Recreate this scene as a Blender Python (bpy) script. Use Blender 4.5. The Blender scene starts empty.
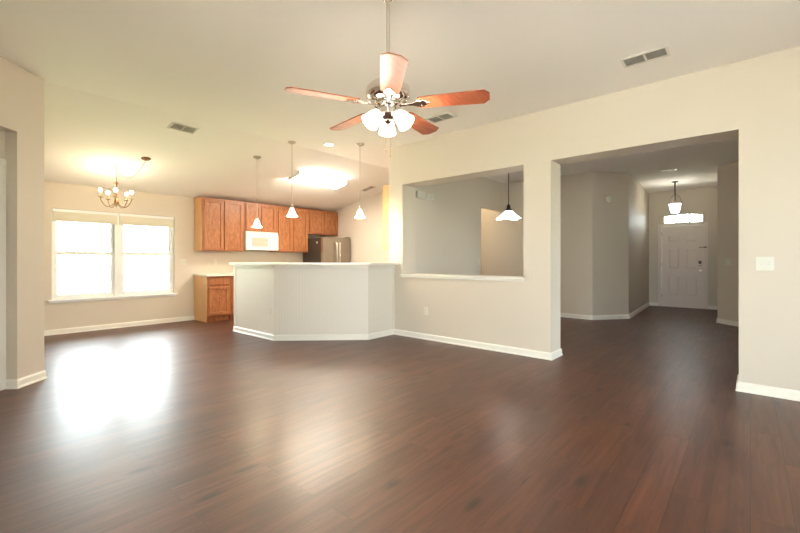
import bpy, bmesh, math, random
from mathutils import Vector, Matrix
random.seed(4)
PI = math.pi
SC = bpy.context.scene
COL = SC.collection

# ------------------------------------------------------------------ camera
EYE = 1.18
TH = math.radians(48.774)
cam_d = bpy.data.cameras.new('camera')
cam_d.sensor_width = 36.0
cam_d.lens = 18.0
cam_d.shift_y = -6.5 / 800
cam_d.clip_start = 0.05
cam = bpy.data.objects.new('camera', cam_d)
COL.objects.link(cam)
cam.location = (0, 0, EYE)
cam.rotation_euler = (PI / 2, 0, -TH)
SC.camera = cam

# ------------------------------------------------------------------ world, exposure, daylight portals
SKY = 13.0
w = bpy.data.worlds.new('sky')
SC.world = w
w.use_nodes = True
bg = w.node_tree.nodes['Background']
bg.inputs['Color'].default_value = (0.86, 0.95, 1.0, 1)
bg.inputs['Strength'].default_value = SKY
SC.view_settings.view_transform = 'Standard'
SC.view_settings.look = 'None'
SC.view_settings.exposure = 0.96
SC.view_settings.gamma = 1.0
SC.view_settings.use_curve_mapping = False
SC.cycles.max_bounces = 10
SC.cycles.diffuse_bounces = 6
SC.cycles.glossy_bounces = 4
SC.cycles.transparent_max_bounces = 12
SC.cycles.sample_clamp_indirect = 6.0
SC.cycles.use_denoising = True

sun_d = bpy.data.lights.new('sun', 'SUN')
sun_d.energy = 105.0; sun_d.color = (1.0, 0.95, 0.87); sun_d.angle = 0.01
sun = bpy.data.objects.new('sun', sun_d); COL.objects.link(sun)
sun.rotation_euler = Vector((0.50, 0.0, -1.0)).to_track_quat('-Z', 'Y').to_euler()

def portal(loc, sx, sy, direction):
    l = bpy.data.lights.new('daylight_portal', 'AREA')
    l.shape = 'RECTANGLE'; l.size = sx; l.size_y = sy
    l.cycles.is_portal = True
    o = bpy.data.objects.new('daylight_portal', l)
    COL.objects.link(o)
    o.location = loc
    o.rotation_euler = Vector(direction).to_track_quat('-Z', 'Y').to_euler()
portal((2.02, 8.36, 1.28), 1.9, 1.6, (0, -1, 0))
portal((-2.78, -0.6, 1.15), 2.7, 2.3, (1, 0, 0))
portal((2.0, -3.28, 1.4), 2.4, 1.5, (0, 1, 0))
portal((6.15, -3.28, 1.15), 1.8, 1.5, (0, 1, 0))
portal((12.2, 1.26, 2.22), 0.9, 0.35, (-1, 0, 0))

# ------------------------------------------------------------------ materials
def s2l(c):
    return tuple((v / 12.92 if v <= 0.04045 else ((v + 0.055) / 1.055) ** 2.4) for v in c)

def mat(name, col, rough=0.5, metal=0.0, emis=None, estr=0.0, bump=None, spec=0.5, trans=0.0):
    m = bpy.data.materials.new(name); m.use_nodes = True
    nt = m.node_tree; b = nt.nodes['Principled BSDF']
    b.inputs['Base Color'].default_value = (*col, 1)
    b.inputs['Roughness'].default_value = rough
    b.inputs['Metallic'].default_value = metal
    b.inputs['Specular IOR Level'].default_value = spec
    if emis:
        b.inputs['Emission Color'].default_value = (*emis, 1)
        b.inputs['Emission Strength'].default_value = estr
    if bump:
        sc, st = bump
        tc = nt.nodes.new('ShaderNodeTexCoord')
        n = nt.nodes.new('ShaderNodeTexNoise'); n.inputs['Scale'].default_value = sc
        n.inputs['Detail'].default_value = 4
        bp = nt.nodes.new('ShaderNodeBump'); bp.inputs['Strength'].default_value = st
        bp.inputs['Distance'].default_value = 0.004
        nt.links.new(tc.outputs['Object'], n.inputs['Vector'])
        nt.links.new(n.outputs['Fac'], bp.inputs['Height'])
        nt.links.new(bp.outputs['Normal'], b.inputs['Normal'])
    return m

M = {}
M['wall'] = mat('wall_paint', (0.62, 0.55, 0.465), 0.55, bump=(90, 0.12), spec=0.35)
M['ceiling'] = mat('ceiling_paint', (0.89, 0.86, 0.82), 0.9, bump=(35, 0.35), spec=0.2)
M['trim'] = mat('white_trim_paint', (0.80, 0.77, 0.70), 0.35)
M['vinyl'] = mat('white_vinyl', (0.82, 0.83, 0.82), 0.35)
M['bar_panel'] = mat('bar_panel_paint', (0.71, 0.66, 0.585), 0.45)
M['laminate'] = mat('cream_laminate', (0.80, 0.76, 0.67), 0.25, bump=(200, 0.03))
M['plate'] = mat('switch_plastic', (0.66, 0.64, 0.56), 0.35)
M['slot'] = mat('dark_slot', (0.03, 0.03, 0.03), 0.6)
M['vent_white'] = mat('vent_enamel', (0.72, 0.69, 0.63), 0.4)
M['vent_dark'] = mat('vent_duct', (0.26, 0.24, 0.21), 0.8)
M['vent_slat'] = mat('vent_slat_enamel', (0.50, 0.47, 0.41), 0.5)
M['nickel'] = mat('brushed_nickel', (0.50, 0.45, 0.38), 0.28, 1.0)
M['nickel_rod'] = mat('nickel_rod', (0.55, 0.50, 0.42), 0.4, 0.8)
M['chrome'] = mat('polished_chrome', (0.80, 0.74, 0.68), 0.12, 1.0)
M['bronze'] = mat('dark_bronze', (0.045, 0.03, 0.022), 0.4, 0.6)
M['antique'] = mat('antique_brass', (0.20, 0.11, 0.05), 0.4, 0.7)
M['candle'] = mat('candle_sleeve', (0.45, 0.27, 0.13), 0.5)
M['fridge_side'] = mat('fridge_side', (0.035, 0.026, 0.02), 0.35)
M['steel'] = mat('stainless_steel', (0.36, 0.31, 0.26), 0.27, 0.9)
M['steel_bright'] = mat('stainless_handle', (0.75, 0.72, 0.68), 0.25, 1.0)
M['appliance'] = mat('white_appliance', (0.80, 0.78, 0.70), 0.25)
M['mw_glass'] = mat('microwave_window', (0.42, 0.40, 0.33), 0.2)
M['mw_grey'] = mat('microwave_buttons', (0.60, 0.58, 0.52), 0.4)
M['door_paint'] = mat('door_paint', (0.74, 0.64, 0.59), 0.4)
M['lock_black'] = mat('lock_black', (0.02, 0.02, 0.02), 0.3)
M['shade_glow'] = mat('lit_glass_shade', (0.9, 0.85, 0.75), 0.3, emis=(1, 0.90, 0.74), estr=3.2)
M['fan_glow'] = mat('lit_fan_shade', (0.9, 0.85, 0.75), 0.3, emis=(1, 0.91, 0.76), estr=3.0)
M['cool_glow'] = mat('lit_cool_shade', (0.85, 0.88, 0.9), 0.3, emis=(0.90, 0.95, 1.0), estr=1.6)
M['bulb'] = mat('lit_bulb', (1, 0.9, 0.8), 0.3, emis=(1, 0.88, 0.70), estr=12)
M['tube_glow'] = mat('lit_acrylic_lens', (0.9, 0.9, 0.88), 0.3, emis=(1, 0.92, 0.76), estr=44)
M['lamp_lens'] = mat('lit_downlight', (1, 0.95, 0.85), 0.3, emis=(1, 0.92, 0.78), estr=10)
M['blind'] = mat('blind_slats', (0.72, 0.67, 0.55), 0.5)
M['lawn'] = mat('lawn_grass', (0.20, 0.27, 0.12), 0.9, bump=(30, 0.8))
M['dim_ground'] = mat('dim_ground_colour', (0.15, 0.14, 0.13), 0.9, bump=(12, 0.3))
M['bounce_patio'] = mat('pale_bounce_slab', (0.78, 0.71, 0.66), 0.9, bump=(12, 0.3))
M['fence'] = mat('weathered_fence', (0.42, 0.38, 0.33), 0.8, bump=(20, 0.3))

def glass():
    m = bpy.data.materials.new('window_glass'); m.use_nodes = True
    nt = m.node_tree; nt.nodes.clear()
    out = nt.nodes.new('ShaderNodeOutputMaterial')
    mix = nt.nodes.new('ShaderNodeMixShader')
    fr = nt.nodes.new('ShaderNodeFresnel'); fr.inputs['IOR'].default_value = 1.45
    tr = nt.nodes.new('ShaderNodeBsdfTransparent'); tr.inputs['Color'].default_value = (0.95, 0.97, 0.96, 1)
    gl = nt.nodes.new('ShaderNodeBsdfGlossy'); gl.inputs['Roughness'].default_value = 0.02
    nt.links.new(fr.outputs[0], mix.inputs[0]); nt.links.new(tr.outputs[0], mix.inputs[1])
    nt.links.new(gl.outputs[0], mix.inputs[2]); nt.links.new(mix.outputs[0], out.inputs[0])
    return m
M['glass'] = glass()

def wood(name, c1, c2, scale, rough, stretch=(1, 1, 12), bumps=0.08):
    m = bpy.data.materials.new(name); m.use_nodes = True
    nt = m.node_tree; b = nt.nodes['Principled BSDF']; L = nt.links.new
    tc = nt.nodes.new('ShaderNodeTexCoord')
    mp = nt.nodes.new('ShaderNodeMapping'); mp.inputs['Scale'].default_value = tuple(1 / s for s in stretch)
    n = nt.nodes.new('ShaderNodeTexNoise'); n.inputs['Scale'].default_value = scale; n.inputs['Detail'].default_value = 6
    n.inputs['Distortion'].default_value = 1.2
    wv = nt.nodes.new('ShaderNodeTexNoise'); wv.inputs['Scale'].default_value = scale * 0.18; wv.inputs['Detail'].default_value = 2
    wv.inputs['Distortion'].default_value = 2.5
    mx = nt.nodes.new('ShaderNodeMath'); mx.operation = 'MULTIPLY_ADD'; mx.inputs[1].default_value = 0.45
    cr = nt.nodes.new('ShaderNodeValToRGB')
    cr.color_ramp.elements[0].position = 0.42; cr.color_ramp.elements[0].color = (*c1, 1)
    cr.color_ramp.elements[1].position = 0.78; cr.color_ramp.elements[1].color = (*c2, 1)
    L(tc.outputs['Object'], mp.inputs[0]); L(mp.outputs[0], n.inputs['Vector']); L(mp.outputs[0], wv.inputs['Vector'])
    m2 = nt.nodes.new('ShaderNodeMath'); m2.operation = 'MULTIPLY'; m2.inputs[1].default_value = 0.65
    L(n.outputs['Fac'], m2.inputs[0]); L(wv.outputs['Fac'], mx.inputs[0]); L(m2.outputs[0], mx.inputs[2])
    L(mx.outputs[0], cr.inputs[0]); L(cr.outputs[0], b.inputs['Base Color'])
    b.inputs['Roughness'].default_value = rough
    bp = nt.nodes.new('ShaderNodeBump'); bp.inputs['Strength'].default_value = bumps; bp.inputs['Distance'].default_value = 0.002
    L(n.outputs['Fac'], bp.inputs['Height']); L(bp.outputs[0], b.inputs['Normal'])
    return m
M['oak'] = wood('honey_oak', (0.25, 0.082, 0.028), (0.47, 0.185, 0.072), 60, 0.38)
M['oak_panel'] = wood('honey_oak_panel', (0.22, 0.072, 0.024), (0.52, 0.215, 0.088), 75, 0.36, stretch=(1, 1, 5))
M['oak_side'] = wood('pale_oak_veneer', (0.66, 0.38, 0.17), (0.76, 0.46, 0.22), 45, 0.4, stretch=(1, 1, 10))
M['blade'] = wood('cherry_blade', (0.21, 0.050, 0.022), (0.36, 0.112, 0.048), 26, 0.45, stretch=(10, 1, 1))

def floor_mat():
    m = bpy.data.materials.new('dark_plank_floor'); m.use_nodes = True
    nt = m.node_tree; b = nt.nodes['Principled BSDF']; L = nt.links.new; N = nt.nodes.new
    tc = N('ShaderNodeTexCoord')
    br = N('ShaderNodeTexBrick')
    br.offset = 0.37; br.squash = 1.0
    br.inputs['Scale'].default_value = 1.0
    br.inputs['Brick Width'].default_value = 1.22
    br.inputs['Row Height'].default_value = 0.15
    br.inputs['Mortar Size'].default_value = 0.0016
    br.inputs['Mortar Smooth'].default_value = 0.3
    br.inputs['Color1'].default_value = (0, 0, 0, 1)
    br.inputs['Color2'].default_value = (1, 1, 1, 1)
    br.inputs['Mortar'].default_value = (0.5, 0.5, 0.5, 1)
    L(tc.outputs['Object'], br.inputs['Vector'])
    # offset the grain per plank
    sc = N('ShaderNodeVectorMath'); sc.operation = 'SCALE'; sc.inputs['Scale'].default_value = 7.0
    L(br.outputs['Color'], sc.inputs[0])
    ad = N('ShaderNodeVectorMath'); ad.operation = 'ADD'
    L(tc.outputs['Object'], ad.inputs[0]); L(sc.outputs[0], ad.inputs[1])
    mp = N('ShaderNodeMapping'); mp.inputs['Scale'].default_value = (0.9, 11, 1)
    L(ad.outputs[0], mp.inputs[0])
    g = N('ShaderNodeTexNoise'); g.inputs['Scale'].default_value = 2.2; g.inputs['Detail'].default_value = 8
    g.inputs['Roughness'].default_value = 0.65; g.inputs['Distortion'].default_value = 0.6
    L(mp.outputs[0], g.inputs['Vector'])
    big = N('ShaderNodeTexNoise'); big.inputs['Scale'].default_value = 1.4; big.inputs['Detail'].default_value = 3
    L(ad.outputs[0], big.inputs['Vector'])
    # knots
    mk = N('ShaderNodeMapping'); mk.inputs['Scale'].default_value = (1.5, 4.2, 1)
    L(ad.outputs[0], mk.inputs[0])
    kn = N('ShaderNodeTexVoronoi'); kn.inputs['Scale'].default_value = 1.15
    L(mk.outputs[0], kn.inputs['Vector'])
    kr = N('ShaderNodeValToRGB')
    kr.color_ramp.elements[0].position = 0.05; kr.color_ramp.elements[0].color = (0.30, 0.30, 0.30, 1)
    kr.color_ramp.elements[1].position = 0.17; kr.color_ramp.elements[1].color = (1, 1, 1, 1)
    nz = N('ShaderNodeMath'); nz.operation = 'MULTIPLY_ADD'; nz.inputs[1].default_value = 0.16
    L(g.outputs['Fac'], nz.inputs[0])
    sb = N('ShaderNodeMath'); sb.operation = 'SUBTRACT'; sb.inputs[1].default_value = 0.08
    L(kn.outputs['Distance'], sb.inputs[0]); L(sb.outputs[0], nz.inputs[2])
    L(nz.outputs[0], kr.inputs[0])
    cr = N('ShaderNodeValToRGB'); e = cr.color_ramp.elements
    e[0].position = 0.28; e[0].color = (0.036, 0.011, 0.006, 1)
    e[1].position = 0.75; e[1].color = (0.118, 0.038, 0.017, 1)
    q = e.new(0.5); q.color = (0.074, 0.023, 0.011, 1)
    L(g.outputs['Fac'], cr.inputs[0])
    # plank to plank tone
    hv = N('ShaderNodeHueSaturation'); hv.inputs['Saturation'].default_value = 1.0
    mr = N('ShaderNodeMapRange'); mr.inputs['To Min'].default_value = 0.80; mr.inputs['To Max'].default_value = 1.12
    L(br.outputs['Color'], mr.inputs['Value']); L(mr.outputs[0], hv.inputs['Value']); L(cr.outputs[0], hv.inputs['Color'])
    mu = N('ShaderNodeMix'); mu.data_type = 'RGBA'; mu.blend_type = 'MULTIPLY'; mu.inputs[0].default_value = 1.0
    L(hv.outputs[0], mu.inputs[6]); L(kr.outputs[0], mu.inputs[7])
    se = N('ShaderNodeMix'); se.data_type = 'RGBA'; se.inputs[7].default_value = (0.014, 0.007, 0.005, 1)
    L(br.outputs['Fac'], se.inputs[0]); L(mu.outputs[2], se.inputs[6])
    L(se.outputs[2], b.inputs['Base Color'])
    rr = N('ShaderNodeMapRange'); rr.inputs['To Min'].default_value = 0.42; rr.inputs['To Max'].default_value = 0.52
    L(big.outputs['Fac'], rr.inputs['Value']); L(rr.outputs[0], b.inputs['Roughness'])
    b.inputs['Specular IOR Level'].default_value = 0.5
    b.inputs['Coat Weight'].default_value = 0.25; b.inputs['Coat Roughness'].default_value = 0.26
    hs = N('ShaderNodeMath'); hs.operation = 'MULTIPLY_ADD'; hs.inputs[1].default_value = -1.2
    L(br.outputs['Fac'], hs.inputs[0]); L(g.outputs['Fac'], hs.inputs[2])
    bp = N('ShaderNodeBump'); bp.inputs['Strength'].default_value = 0.4; bp.inputs['Distance'].default_value = 0.002
    L(hs.outputs[0], bp.inputs['Height']); L(bp.outputs[0], b.inputs['Normal'])
    return m
M['floor'] = floor_mat()

# ------------------------------------------------------------------ mesh helpers
class MB:
    def __init__(s): s.bm = bmesh.new()
    def box(s, x0, x1, y0, y1, z0, z1, mx=None):
        vs = [s.bm.verts.new((x, y, z)) for x in (x0, x1) for y in (y0, y1) for z in (z0, z1)]
        if mx is not None:
            for v in vs: v.co = mx @ v.co
        for f in ((0, 1, 3, 2), (4, 6, 7, 5), (0, 4, 5, 1), (2, 3, 7, 6), (0, 2, 6, 4), (1, 5, 7, 3)):
            s.bm.faces.new([vs[i] for i in f])
        return s
    def lathe(s, prof, n=24, mx=None, cap=True, close=False):
        rings = []
        for r, z in prof:
            rings.append([s.bm.verts.new((r * math.cos(2 * PI * k / n), r * math.sin(2 * PI * k / n), z)) for k in range(n)])
        if mx is not None:
            for rg in rings:
                for v in rg: v.co = mx @ v.co
        for a, b in zip(rings, rings[1:]):
            for k in range(n):
                s.bm.faces.new((a[k], a[(k + 1) % n], b[(k + 1) % n], b[k]))
        if close:
            a, b = rings[-1], rings[0]
            for k in range(n):
                s.bm.faces.new((a[k], a[(k + 1) % n], b[(k + 1) % n], b[k]))
        elif cap:
            s.bm.faces.new(rings[0][::-1]); s.bm.faces.new(rings[-1])
        return s
    def tube(s, pts, r, n=8, rads=None):
        pts = [Vector(p) for p in pts]; rings = []
        up = Vector((0, 0, 1)); prev = None
        for i, p in enumerate(pts):
            d = (pts[min(i + 1, len(pts) - 1)] - pts[max(i - 1, 0)]).normalized()
            a = prev - d * prev.dot(d) if prev is not None else d.cross(up if abs(d.z) < 0.9 else Vector((1, 0, 0)))
            a.normalize(); prev = a
            b = d.cross(a)
            rr = rads[i] if rads else r
            rings.append([s.bm.verts.new(p + a * rr * math.cos(2 * PI * k / n) + b * rr * math.sin(2 * PI * k / n)) for k in range(n)])
        for a, b in zip(rings, rings[1:]):
            for k in range(n):
                s.bm.faces.new((a[k], a[(k + 1) % n], b[(k + 1) % n], b[k]))
        s.bm.faces.new(rings[0][::-1]); s.bm.faces.new(rings[-1])
        return s
    def prism(s, pts, z0, z1, mx=None):
        a = [s.bm.verts.new((x, y, z0)) for x, y in pts]
        b = [s.bm.verts.new((x, y, z1)) for x, y in pts]
        if mx is not None:
            for v in a + b: v.co = mx @ v.co
        n = len(pts)
        s.bm.faces.new(a[::-1]); s.bm.faces.new(b)
        for k in range(n): s.bm.faces.new((a[k], a[(k + 1) % n], b[(k + 1) % n], b[k]))
        return s
    def sphere(s, c, r, u=12, v=8, sz=1.0):
        mx = Matrix.Translation(c) @ Matrix.Diagonal((r, r, r * sz, 1))
        bmesh.ops.create_uvsphere(s.bm, u_segments=u, v_segments=v, radius=1, matrix=mx)
        return s
    def sweep(s, prof, pts):
        """profile (offset to the right of travel, z) swept along a flat polyline with mitred corners"""
        P = [Vector(p) for p in pts]; rings = []
        for i, p in enumerate(P):
            dirs = []
            if i > 0: dirs.append((P[i] - P[i - 1]).normalized())
            if i < len(P) - 1: dirs.append((P[i + 1] - P[i]).normalized())
            ns = [Vector((d.y, -d.x)) for d in dirs]
            n = sum(ns, Vector((0, 0))); n.normalize()
            k = 1 / max(0.3, n.dot(ns[0]))
            rings.append([s.bm.verts.new((p.x + n.x * o * k, p.y + n.y * o * k, z)) for o, z in prof])
        m = len(prof)
        for a, b in zip(rings, rings[1:]):
            for k in range(m): s.bm.faces.new((a[k], a[(k + 1) % m], b[(k + 1) % m], b[k]))
        s.bm.faces.new(rings[0][::-1]); s.bm.faces.new(rings[-1])
        return s
    def build(s, name, m, parent=None, loc=None, rot=None, bevel=0.0, smooth=True):
        bmesh.ops.recalc_face_normals(s.bm, faces=s.bm.faces)
        me = bpy.data.meshes.new(name); s.bm.to_mesh(me); s.bm.free()
        me.materials.append(M[m] if isinstance(m, str) else m)
        if smooth:
            for p in me.polygons: p.use_smooth = True
            me.set_sharp_from_angle(angle=math.radians(38))
        o = bpy.data.objects.new(name, me); COL.objects.link(o)
        if parent: o.parent = parent
        if loc: o.location = loc
        if rot: o.rotation_euler = rot
        if bevel:
            b = o.modifiers.new('bevel', 'BEVEL'); b.width = bevel; b.segments = 2; b.limit_method = 'ANGLE'
        return o

def tag(o, label, cat, group=None, kind=None):
    o['label'] = label; o['category'] = cat
    if group: o['group'] = group
    if kind: o['kind'] = kind
    return o

def thing(name, label, cat, loc=(0, 0, 0), rotz=0, group=None, kind=None, rot=None):
    o = bpy.data.objects.new(name, None); COL.objects.link(o)
    o.empty_display_size = 0.1
    o.location = loc; o.rotation_euler = rot if rot else (0, 0, rotz)
    return tag(o, label, cat, group, kind)

def copy_tree(root, loc, label=None, group=None, rotz=None):
    def cp(o, parent):
        c = o.copy(); COL.objects.link(c)
        if parent: c.parent = parent
        for ch in list(o.children): cp(ch, c)
        return c
    r = cp(root, None); r.location = loc
    if rotz is not None: r.rotation_euler = (0, 0, rotz)
    if label: r['label'] = label
    if group: r['group'] = group
    return r

def lamp(name, loc, power, col, r=0.04, parent=None):
    l = bpy.data.lights.new(name, 'POINT'); l.energy = power; l.color = col; l.shadow_soft_size = r
    o = bpy.data.objects.new(name, l); COL.objects.link(o); o.location = loc
    if parent: o.parent = parent
    return o

def wall(name, label, a, b, thick, z0, z1, openings=(), ea=0.0, eb=0.0, m='wall'):
    """room face on the right of a->b, thickness to the left; openings (s0, s1, za, zb)"""
    a = Vector(a); b = Vector(b); L = (b - a).length; d = (b - a).normalized()
    ang = math.atan2(d.y, d.x)
    mx = Matrix.Translation((a.x, a.y, 0)) @ Matrix.Rotation(ang, 4, 'Z')
    mb = MB(); cuts = sorted(set([-ea, L + eb] + [o[0] for o in openings] + [o[1] for o in openings]))
    for s0, s1 in zip(cuts, cuts[1:]):
        mid = (s0 + s1) / 2
        op = [o for o in openings if o[0] < mid < o[1]]
        z = z0
        for o in sorted(op, key=lambda q: q[2]):
            if o[2] > z: mb.box(s0, s1, 0, thick, z, o[2], mx)
            z = o[3]
        if z < z1: mb.box(s0, s1, 0, thick, z, z1, mx)
    bmesh.ops.remove_doubles(mb.bm, verts=mb.bm.verts, dist=1e-5)
    return tag(mb.build(name, m, smooth=False), label, 'wall', kind='structure')

CH = 2.972      # living room ceiling
CB = 2.41       # ceiling where it meets the back wall
YC = 5.33       # line where the ceiling starts to slope
YB = 8.267      # back wall
SL = (CH - CB) / (YB - YC)
def ceil_z(y): return CH if y < YC else CH - (y - YC) * SL
SLROT = (-math.atan(SL), 0, 0)      # lies against the sloped ceiling
FH = 2.93       # foyer ceiling
XM, XB = 4.728, 5.05                # two faces of the wall with the openings

# ------------------------------------------------------------------ shell
tag(MB().box(-3.2, 12.4, -3.5, 8.5, -0.12, 0).build('floor', 'floor', smooth=False),
    'glossy dark reddish-brown wood plank floor running through all the rooms', 'floor', kind='structure')
mb = MB()
mb.box(-3.2, XM + 0.1, -3.5, YC, CH, CH + 0.12)
mb.box(XM + 0.1, 6.8, 4.30, YC, CH, CH + 0.12)
mx = Matrix(((1, 0, 0, 0), (0, 1, 0, 0), (0, -SL, 1, CH + YC * SL), (0, 0, 0, 1)))
mb.box(0.4, 6.8, YC, 8.5, 0, 0.12, mx)
bmesh.ops.remove_doubles(mb.bm, verts=mb.bm.verts, dist=1e-5)
tag(mb.build('ceiling', 'ceiling', smooth=False), 'off-white textured ceiling, flat over the living room and sloping down to the window wall', 'ceiling', kind='structure')
mb = MB(); mb.box(XM + 0.1, 12.4, -3.5, 4.30, FH, FH + 0.12); mb.box(6.8, 8.7, 4.30, 7.2, FH, FH + 0.12)
tag(mb.build('ceiling', 'ceiling', smooth=False), 'flat ceiling over the front room and the foyer', 'ceiling', kind='structure')

WT = 3.06
# wall with pass-through and wide opening, travelling -Y so that the room (-X) is on the right
wall('wall_right', 'long beige wall with the pass-through and the wide cased-free opening',
     (XM, 4.378), (XM, -3.4), XB - XM, 0, WT,
     [(4.378 - 4.091, 4.378 - 2.112, 0.937, 2.36), (4.378 - 1.775, 4.378 - 0.08, 0, 2.36)])
# back wall with kitchen window
WX0, WX1, WZ0, WZ1 = 1.12, 2.905, 0.548, 2.0
wall('wall_back', 'beige back wall holding the twin window and the oak cabinets', (0.5, YB), (6.8, YB), 0.14, 0, WT,
     [(WX0 - 0.5, WX1 - 0.5, WZ0, WZ1)])
wall('wall_kitchen', 'beige side wall of the kitchen beyond the refrigerator', (6.68, 8.35), (6.68, 4.378), 0.12, 0, WT)
wall('wall_dining', 'grey-lit wall seen through the pass-through', (XB, 4.25), (8.44, 4.25), 0.128, 0, WT,
     [(7.43 - XB, 8.44 - XB, 0, 2.30)])
wall('wall_front', 'greige wall between hallway and foyer, left of the angled foyer wall', (8.44, 7.1), (8.44, 2.345), 0.12, 0, WT)
wall('wall_hall', 'end wall of the hallway behind the dining doorway', (6.7, 7.0), (8.6, 7.0), 0.12, 0, WT)
wall('wall_foyer_angle', 'angled greige wall carrying the round detector', (8.44, 2.345), (9.093, 1.845), 0.12, 0, WT)
wall('wall_foyer_left', 'foyer side wall running to the front door', (9.093, 1.845), (12.1, 1.989), 0.12, 0, WT, eb=0.2)
DY0, DY1 = 0.80, 1.752      # front door opening
wall('wall_foyer', 'foyer end wall holding the white front door', (12.1, 1.989), (12.1, 0.467), 0.15, 0, WT,
     [(1.989 - DY1, 1.989 - DY0, 0, 2.06), (1.989 - 1.668, 1.989 - 0.860, 2.10, 2.335)], ea=0.2, eb=0.2)
wall('wall_foyer_right', 'foyer side wall right of the front door, seen edge on', (12.1, 0.467), (9.6, 0.467), 0.12, 0, WT, ea=0.2)
wall('wall_foyer_angle', 'angled brown-shaded foyer wall with the light switch', (9.6, 0.467), (8.95, -0.183), 0.12, 0, WT)
wall('wall_front', 'front room wall running away from the foyer corner', (8.95, -0.183), (8.95, -3.4), 0.12, 0, WT)
wall('wall_side', 'side wall of the front room with its own window', (9.0, -3.2), (XM, -3.2), 0.14, 0, WT,
     [(9.0 - 7.0, 9.0 - 5.3, 0.45, 1.85)])
wall('wall_light_block', 'unseen wall added in the front room to shade the foyer walls from its window', (8.95, -0.72), (6.95, -0.72), 0.12, 0, WT)  # added out of view, keeps window light off the angled foyer wall
wall('wall_side', 'living room wall behind the viewer', (XM, -3.2), (-2.9, -3.2), 0.14, 0, WT, [(XM - 3.1, XM - 0.9, 0.7, 2.1)])
wall('wall_far_left', 'living room wall on the far left side with added glazed doors', (-2.7, -3.4), (-2.7, 1.98), 0.14, 0, WT, [(1.5, 4.1, 0.05, 2.25)], eb=0.3)
# angled left wall with door recess
LC = Vector((0.661, 5.284)); D45 = Vector((1, 1)).normalized()
A0 = LC - D45 * 4.766
s_edge = 4.766 - 0.304
wall('wall_left', 'angled tan wall at the left edge with a doorway recess', A0, LC, 0.105, 0, WT, [(s_edge - 1.15, s_edge, 0, 2.36)])
A1 = A0 + Vector((-D45.y, D45.x)) * 0.105
wall('wall_left', 'recessed wall around the door at the left edge', A1, A1 + D45 * 4.6, 0.1, 0, WT, [(s_edge - 1.09, s_edge - 0.07, 0, 2.05)])
wall('wall_dining_left', 'side wall of the dining nook hidden by the angled wall', (0.661, 5.284), (0.661, 8.35), 0.12, 0, WT)

# baseboards
BBP = [(0, 0), (0.022, 0), (0.022, 0.010), (0.014, 0.020), (0.014, 0.066), (0.009, 0.078), (0.004, 0.084), (0, 0.084)]
def bb(name, label, pts):
    return tag(MB().sweep(BBP, pts).build(name, 'trim', smooth=False), label, 'baseboard', kind='structure')
bb('baseboard_right', 'white baseboard under the pass-through, turning into the wide opening',
   [(XM, 4.27), (XM, 1.775), (XB, 1.775), (XB, 4.25), (7.43, 4.25)])
bb('baseboard_right', 'white baseboard right of the wide opening', [(XB, -3.2), (XB, 0.08), (XM, 0.08), (XM, -3.2)])
e0 = A0 + D45 * s_edge
bb('baseboard_back', 'white baseboard under the twin window', [tuple(e0 + Vector((-D45.y, D45.x)) * 0.105), tuple(e0), (0.661, 5.284), (0.661, YB), (3.262, YB)])
bb('baseboard_left', 'white baseboard on the angled left wall beyond the recess', [(-2.7, -3.2), (-2.7, 1.98), tuple(A0 + D45 * (s_edge - 1.15)), tuple(A0 + D45 * (s_edge - 1.15) + Vector((-D45.y, D45.x)) * 0.105)])
bb('baseboard_foyer', 'white baseboard round the angled foyer wall to the front door', [(8.44, 7.0), (8.44, 2.345), (9.093, 1.845), (12.1, 1.989), (12.1, DY1 + 0.03)])
bb('baseboard_foyer', 'white baseboard right of the front door along the angled wall', [(12.1, DY0 - 0.03), (12.1, 0.467), (9.6, 0.467), (8.95, -0.183), (8.95, -0.59)])
bb('baseboard_kitchen', 'white baseboard in the hallway behind the dining doorway', [(6.8, 4.378), (6.8, 7.0), (8.44, 7.0)])

# pass-through ledge
mb = MB(); mb.box(XM - 0.035, XB + 0.035, 2.095, 4.108, 0.937, 0.962)
o = tag(mb.build('trim_1', 'trim', bevel=0.004, smooth=False), 'white ledge along the bottom of the pass-through', 'sill', kind='structure')
MB().box(XM - 0.018, XM, 2.105, 4.098, 0.912, 0.937).build('apron', 'trim', o)

# ------------------------------------------------------------------ twin window
def sash(mb, x0, x1, z0, z1, y0, y1, f=0.035):
    mb.box(x0, x1, y0, y1, z0, z0 + f); mb.box(x0, x1, y0, y1, z1 - f, z1)
    mb.box(x0, x0 + f, y0, y1, z0 + f, z1 - f); mb.box(x1 - f, x1, y0, y1, z0 + f, z1 - f)
win = thing('window_1', 'white twin double-hung window in the back wall', 'window', (0, 0, 0), kind='structure')
xm0, xm1 = 1.955, 2.055
mb = MB()
for a, b in ((WX0, xm0 + 0.03), (xm1 - 0.03, WX1)): sash(mb, a, b, WZ0, WZ1, YB + 0.045, YB + 0.125, 0.03)
mb.box(xm0, xm1, YB + 0.03, YB + 0.13, WZ0, WZ1)
mb.build('window_frame', 'vinyl', win, smooth=False, bevel=0.003)
for a, b in ((WX0 + 0.03, xm0), (xm1, WX1 - 0.03)):
    zr = 1.29
    for nm, z0, z1, y in (('lower_sash', WZ0 + 0.03, zr + 0.03, 0.055), ('upper_sash', zr - 0.03, WZ1 - 0.03, 0.085)):
        mb = MB(); sash(mb, a, b, z0, z1, YB + y, YB + y + 0.028, 0.046)
        sh = mb.build(nm, 'vinyl', win, smooth=False, bevel=0.002)
        MB().box(a + 0.046, b - 0.046, YB + y + 0.012, YB + y + 0.016, z0 + 0.046, z1 - 0.046).build('pane', 'glass', sh, smooth=False)
mb = MB(); mb.box(WX0 - 0.045, WX1 + 0.045, YB - 0.045, YB + 0.06, WZ0 - 0.022, WZ0 + 0.002)
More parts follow.
